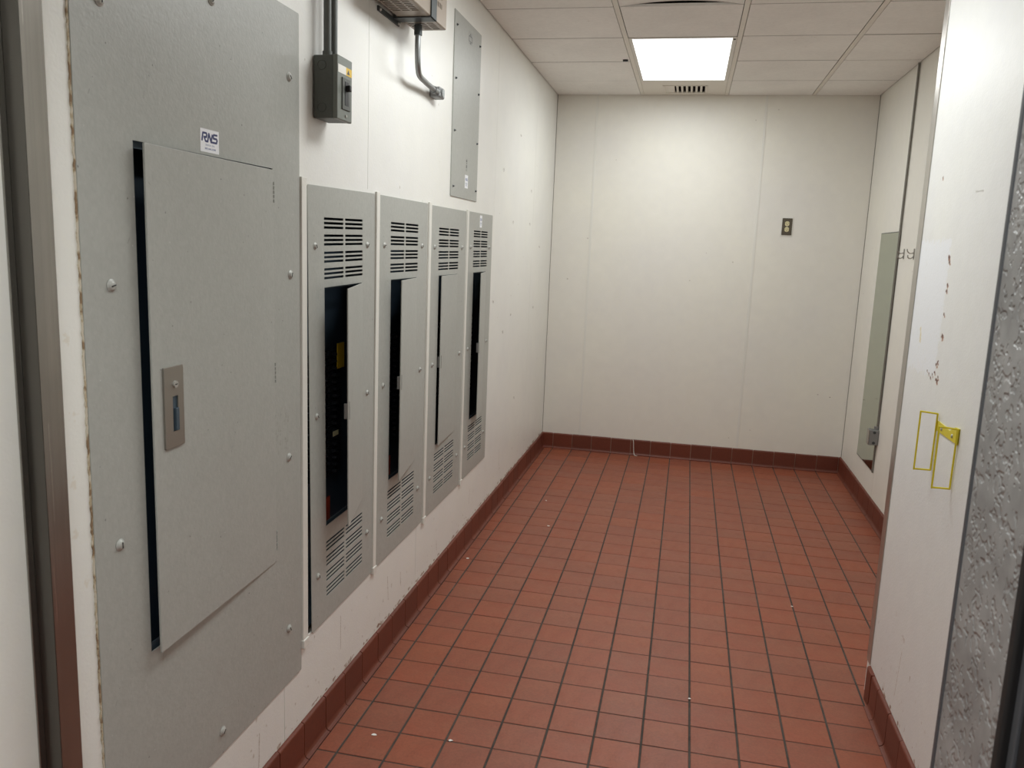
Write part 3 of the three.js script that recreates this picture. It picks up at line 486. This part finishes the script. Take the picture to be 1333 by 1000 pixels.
{ // vented transformer box with strap and conduit
  const t = thing('transformer_box', 'beige vented metal box strapped high on the wall, conduit below', 'transformer', [0, 2.395, 3.66]);
  const cuts = [bb(0.022, 0.136, 0.004, 0.2, -0.25, 0.25)], s = [];
  for (const [a, b] of [[-0.24, -0.155], [0.0, 0.19]]) for (let z = a; z < b; z += 0.019) for (const [x0, x1] of [[0.03, 0.058], [0.064, 0.092], [0.098, 0.124]]) s.push(bb(x0, x1, -0.02, 0.02, z, z + 0.010));
  for (let k = 0; k < 6; k++) for (const y of [0.055, 0.085]) s.push(bb(0.12, 0.16, y, y + 0.018, -0.2 + k * 0.014, -0.193 + k * 0.014));
  part('body', metreUV(csg(rb(0.018, 0.142, 0, 0.21, -0.262, 0.262, 0.006, 3), [...cuts, merge(s)])), M.beige, t);
  part('inner_pan', bb(0.03, 0.128, 0.03, 0.034, -0.24, 0.24), M.black, t);
  const st = part('strap', merge([rb(0.004, 0.1475, -0.0045, -0.0005, -0.125, -0.068, 0.001), rb(0.1425, 0.1475, -0.0045, 0.214, -0.125, -0.068, 0.001), rb(0.0, 0.006, -0.0165, 0.0, -0.135, 0.07, 0.001)]), M.strap, t);
  pan('bolt', st, 0.006, -0.0085, -0.122, 0.005); pan('bolt', st, 0.006, -0.0085, 0.055, 0.005);
  const cd = part('conduit', tube([[0.066, 0, -0.165], [0.066, -0.04, -0.163], [0.067, -0.095, -0.160], [0.066, -0.140, -0.168], [0.055, -0.163, -0.215], [0.042, -0.168, -0.33], [0.03, -0.17, -0.50]], 0.0105, 70, 14), M.galvPipe, t);
  part('collar', mv(new THREE.CylinderGeometry(0.0145, 0.0145, 0.035, 14), 0.066, -0.0215, -0.164), M.strap, cd);
  part('fitting', merge([bar([0.031, -0.17, -0.465], [0.0295, -0.17, -0.51], 0.0155, 8), rb(0.0, 0.046, -0.192, -0.149, -0.575, -0.508, 0.008, 3), bar([0.046, -0.17, -0.542], [0.0495, -0.17, -0.542], 0.017, 14)]), M.galvPipe, cd);
}

// ------------------------------------------------------------------ stainless channel on the near left wall
{
  const o = thing('steel_channel', 'stainless steel corner channel standing along the left edge of the view', 'door jamb', [0, 0, 5.28]);
  part('channel', metreUV(merge([bb(0, 0.0365, 0, WH - 0.2, -0.0225, 0.026)])), M.steel, o);
  part('channel_shade_plate', metreUV(rb(0.0045, 0.0362, 0, WH - 0.2, 0.0262, 0.0272, 0.0004)), M.shadedSteel, o);  // added plate, its dark colour standing in for the dim reflection on this side
  part('flange', metreUV(rb(0, 0.004, 0, WH - 0.2, 0.026, 0.041, 0.001)), M.steel, o);
}
// aluminium corner guard on the partition edge
{
  const o = thing('corner_guard', 'dull aluminium corner guard on the end of the partition wall', 'corner guard', [PX, 0.126, PZ]);
  part('side_leg', metreUV(rb(-0.0032, 0, 0, WH - 0.32, -0.0032, 0.05, 0.001)), M.alum, o);
  part('end_leg', metreUV(rb(-0.0032, 0.05, 0, WH - 0.32, -0.0032, -0.0001, 0.001)), M.alum, o);
}
// galvanised reveal of the doorway with its rubber gasket
{
  const t = thing('door_jamb', 'grey dimpled galvanised door jamb with black gasket at right edge', 'door jamb', [1.45, 0, 5.455]);
  part('reveal_sheet', metreUV(rb(0, 0.004, 0.001, 2.2, -0.086, 0.089, 0.0015)), M.galv, t);
  part('edge_return', rb(-0.001, 0.014, 0.001, 2.2, -0.0985, -0.0865, 0.003), M.rubberGrey, t);
  part('gasket', merge([rb(-0.004, 0.02, 0.001, 2.2, 0.09, 0.102, 0.003), rb(-0.012, 0.02, 0.001, 2.2, 0.113, 0.126, 0.004), rb(0, 0.02, 0.001, 2.2, 0.09, 0.16, 0.003)]), M.rubber, t);
  part('gasket_strip', merge([rb(-0.005, 0.003, 0.001, 2.2, 0.1025, 0.1125, 0.002), rb(-0.004, 0.003, 0.001, 2.2, 0.1265, 0.14, 0.002)]), M.rubberGrey, t);
}

// ------------------------------------------------------------------ back and right walls: small things
{
  const t = thing('wall_outlet', 'dark duplex outlet with ivory receptacles on the back wall', 'outlet', [1.7705, 1.7815, 0]);
  part('backing_plate', rb(-0.044, 0.044, -0.009, 0.132, 0.0001, 0.003, 0.001), M.white, t);
  part('cover', rb(-0.0355, 0.0355, 0, 0.123, 0.003, 0.0085, 0.002), M.plateBrown, t);
  for (const y of [0.041, 0.083]) {
    const s = new THREE.Shape(); s.absarc(0, 0, 0.0172, Math.PI * 0.18, Math.PI * 0.82); s.absarc(0, 0, 0.0172, Math.PI * 1.18, Math.PI * 1.82); s.closePath();
    const r = part('receptacle', new THREE.ExtrudeGeometry(s, { depth: 0.003, bevelEnabled: true, bevelSize: 0.0006, bevelThickness: 0.0006, bevelSegments: 1 }), M.ivory, t); r.position.set(0, y, 0.0075);
    part('contact_slots', merge([bb(-0.0075, -0.0052, -0.001, 0.008, 0.003, 0.0042), bb(0.0052, 0.0075, 0, 0.007, 0.003, 0.0042), mv(new THREE.CylinderGeometry(0.0027, 0.0027, 0.0012, 10).rotateX(Math.PI / 2), 0, -0.0075, 0.0036)]), M.slot, r);
  }
  part('screw', mv(new THREE.CylinderGeometry(0.003, 0.003, 0.002, 10).rotateX(Math.PI / 2), 0, 0.062, 0.009), M.screw, t);
}
{
  const t = thing('wall_mirror', 'tall narrow frameless mirror on the right recess wall', 'mirror', [RW, 0.286, 0.785]);
  part('edge', rb(-0.0055, -0.0004, 0, 1.515, -0.248, 0.248, 0.001), M.mirrorEdge, t);
  part('side_channel', rb(-0.010, -0.0004, -0.002, 1.517, 0.2485, 0.262, 0.0015), M.raceway, t);
  part('glass', bb(-0.0066, -0.0056, 0.006, 1.509, -0.243, 0.243), M.mirror, t);
}
{
  const t = thing('surface_conduit', 'grey conduit dropping down beside the mirror to a box', 'conduit', [RW, 0.47, 1.055]);
  part('pipe', bar([-0.0085, 0.1, 0], [-0.0085, CH - 0.47 - 0.004, -0.012], 0.0068, 12), M.raceway, t);
  part('junction_box', rb(-0.056, -0.0005, 0, 0.098, -0.035, 0.027, 0.005, 3), M.galvPipe, t);
  part('box_cover', rb(-0.0605, -0.0555, 0.002, 0.096, -0.033, 0.025, 0.002), M.chrome, t);
  for (const y of [0.016, 0.082]) part('knockout', mv(new THREE.CylinderGeometry(0.009, 0.009, 0.003, 14).rotateX(Math.PI / 2), -0.028, y, 0.028), M.strap, t);
  part('connector', mv(new THREE.CylinderGeometry(0.0145, 0.0145, 0.02, 10), -0.0145, 0.108, 0), M.galvPipe, t);
}
function hook(z, label) {
  const t = thing('coat_hook', label, 'hook', [RW, 1.665, z], 'coat hooks on the recess wall');
  part('base', rb(-0.005, -0.0003, -0.03, 0.03, -0.008, 0.008, 0.002), M.chrome, t);
  part('upper_prong', tube([[-0.004, 0.006, 0], [-0.022, 0.002, 0], [-0.036, 0.012, 0], [-0.04, 0.026, 0]], 0.003, 18, 8), M.chrome, t);
  part('lower_prong', tube([[-0.004, -0.012, 0], [-0.016, -0.026, 0], [-0.03, -0.022, 0], [-0.034, -0.008, 0]], 0.0034, 18, 8), M.chrome, t);
}
hook(1.175, 'metal coat hook right beside the conduit above the mirror'); hook(1.40, 'metal coat hook closest to the partition corner guard');
{ // yellow wire holder on the partition
  const t = thing('wire_holder', 'yellow wire rack with two hanging loops on the partition', 'wire rack', [PX, 0.99, 3.91]);
  const r = 0.0028, x1 = -0.005, x0 = -0.053, seg = (a, b) => bar(a, b, r, 8), ball = p => new THREE.SphereGeometry(r, 8, 6).translate(...p);
  for (const [z, yb, yt] of [[-0.088, 0.002, 0.179], [0.106, -0.002, 0.172]]) {
    const P = [[x1, yt, z], [x0, yt + 0.004, z], [x0 + 0.002, yb, z - 0.006], [x1 + 0.001, yb, z - 0.006]];
    part('wire_loop', merge([...P.map((p, i) => seg(p, P[(i + 1) % 4])), ...P.map(ball), ball([x0 + 0.002, yb - 0.001, z - 0.006])]), M.yellow, t);
  }
  part('bracket', sheet([[-0.09, 0.158], [-0.09, 0.128], [0.112, 0.128], [0.112, 0.174], [0.078, 0.172], [0.03, 0.152], [-0.02, 0.156]].map(([z, y]) => [-z, y]), [], 0.003).rotateY(Math.PI).translate(-0.0002, 0, 0), M.yellow, t);
  part('bracket_side', rb(-0.009, -0.0005, 0.13, 0.174, 0.109, 0.112, 0.001), M.yellow, t);
  for (const z of [-0.04, 0.06]) { const s = part('screw', new THREE.SphereGeometry(0.0062, 12, 8).scale(0.5, 1, 1), M.screw, t); s.position.set(-0.0035, 0.143, z); }
}
meshThing('loose_cord', tube([[0.742, 0.128, 0.012], [0.748, 0.112, 0.018], [0.752, 0.06, 0.0185], [0.757, 0.02, 0.022], [0.763, 0.006, 0.034], [0.785, 0.0035, 0.045]], 0.0026, 30, 6), M.white, 'thin white cord hanging over the back baseboard', 'cord');
// paint chips dropped on the floor
[[0.062, 2.538, 0.009, 'white paint chip by the left baseboard below the farthest panels'], [0.1752, 4.125, 0.008, 'white paint chip on the near left floor tile'], [0.428, 4.086, 0.007, 'white paint chip lying on a joint at bottom of view'], [0.384, 1.906, 0.007, 'white paint chip lying mid floor toward the back left'], [0.287, 1.43, 0.006, 'small pale chip nearest the back left corner'], [1.2, 3.603, 0.005, 'tiny white chip in the joint at the centre of the floor'], [1.672, 2.647, 0.005, 'tiny white chip on the joint near the partition']].forEach(([x, z, s, label], i) => {
  const sh = new THREE.Shape(); for (let k = 0; k < 7; k++) { const a = k / 7 * 6.283, r = s * (0.6 + 0.7 * hash(k, i, 9)); k ? sh.lineTo(r * Math.cos(a), r * 0.75 * Math.sin(a)) : sh.moveTo(r, 0); }
  const g = new THREE.ExtrudeGeometry(sh, { depth: 0.0012, bevelEnabled: true, bevelSize: 0.0004, bevelThickness: 0.0004, bevelSegments: 1 }).rotateX(-Math.PI / 2);
  meshThing('paint_chip', g.translate(x, 0.0012, z), M.chip, label, 'paint chip', 'paint chips on the floor');
});

scene.traverse(o => { if (o.isMesh) shade(o); });
renderer.render(scene, camera);
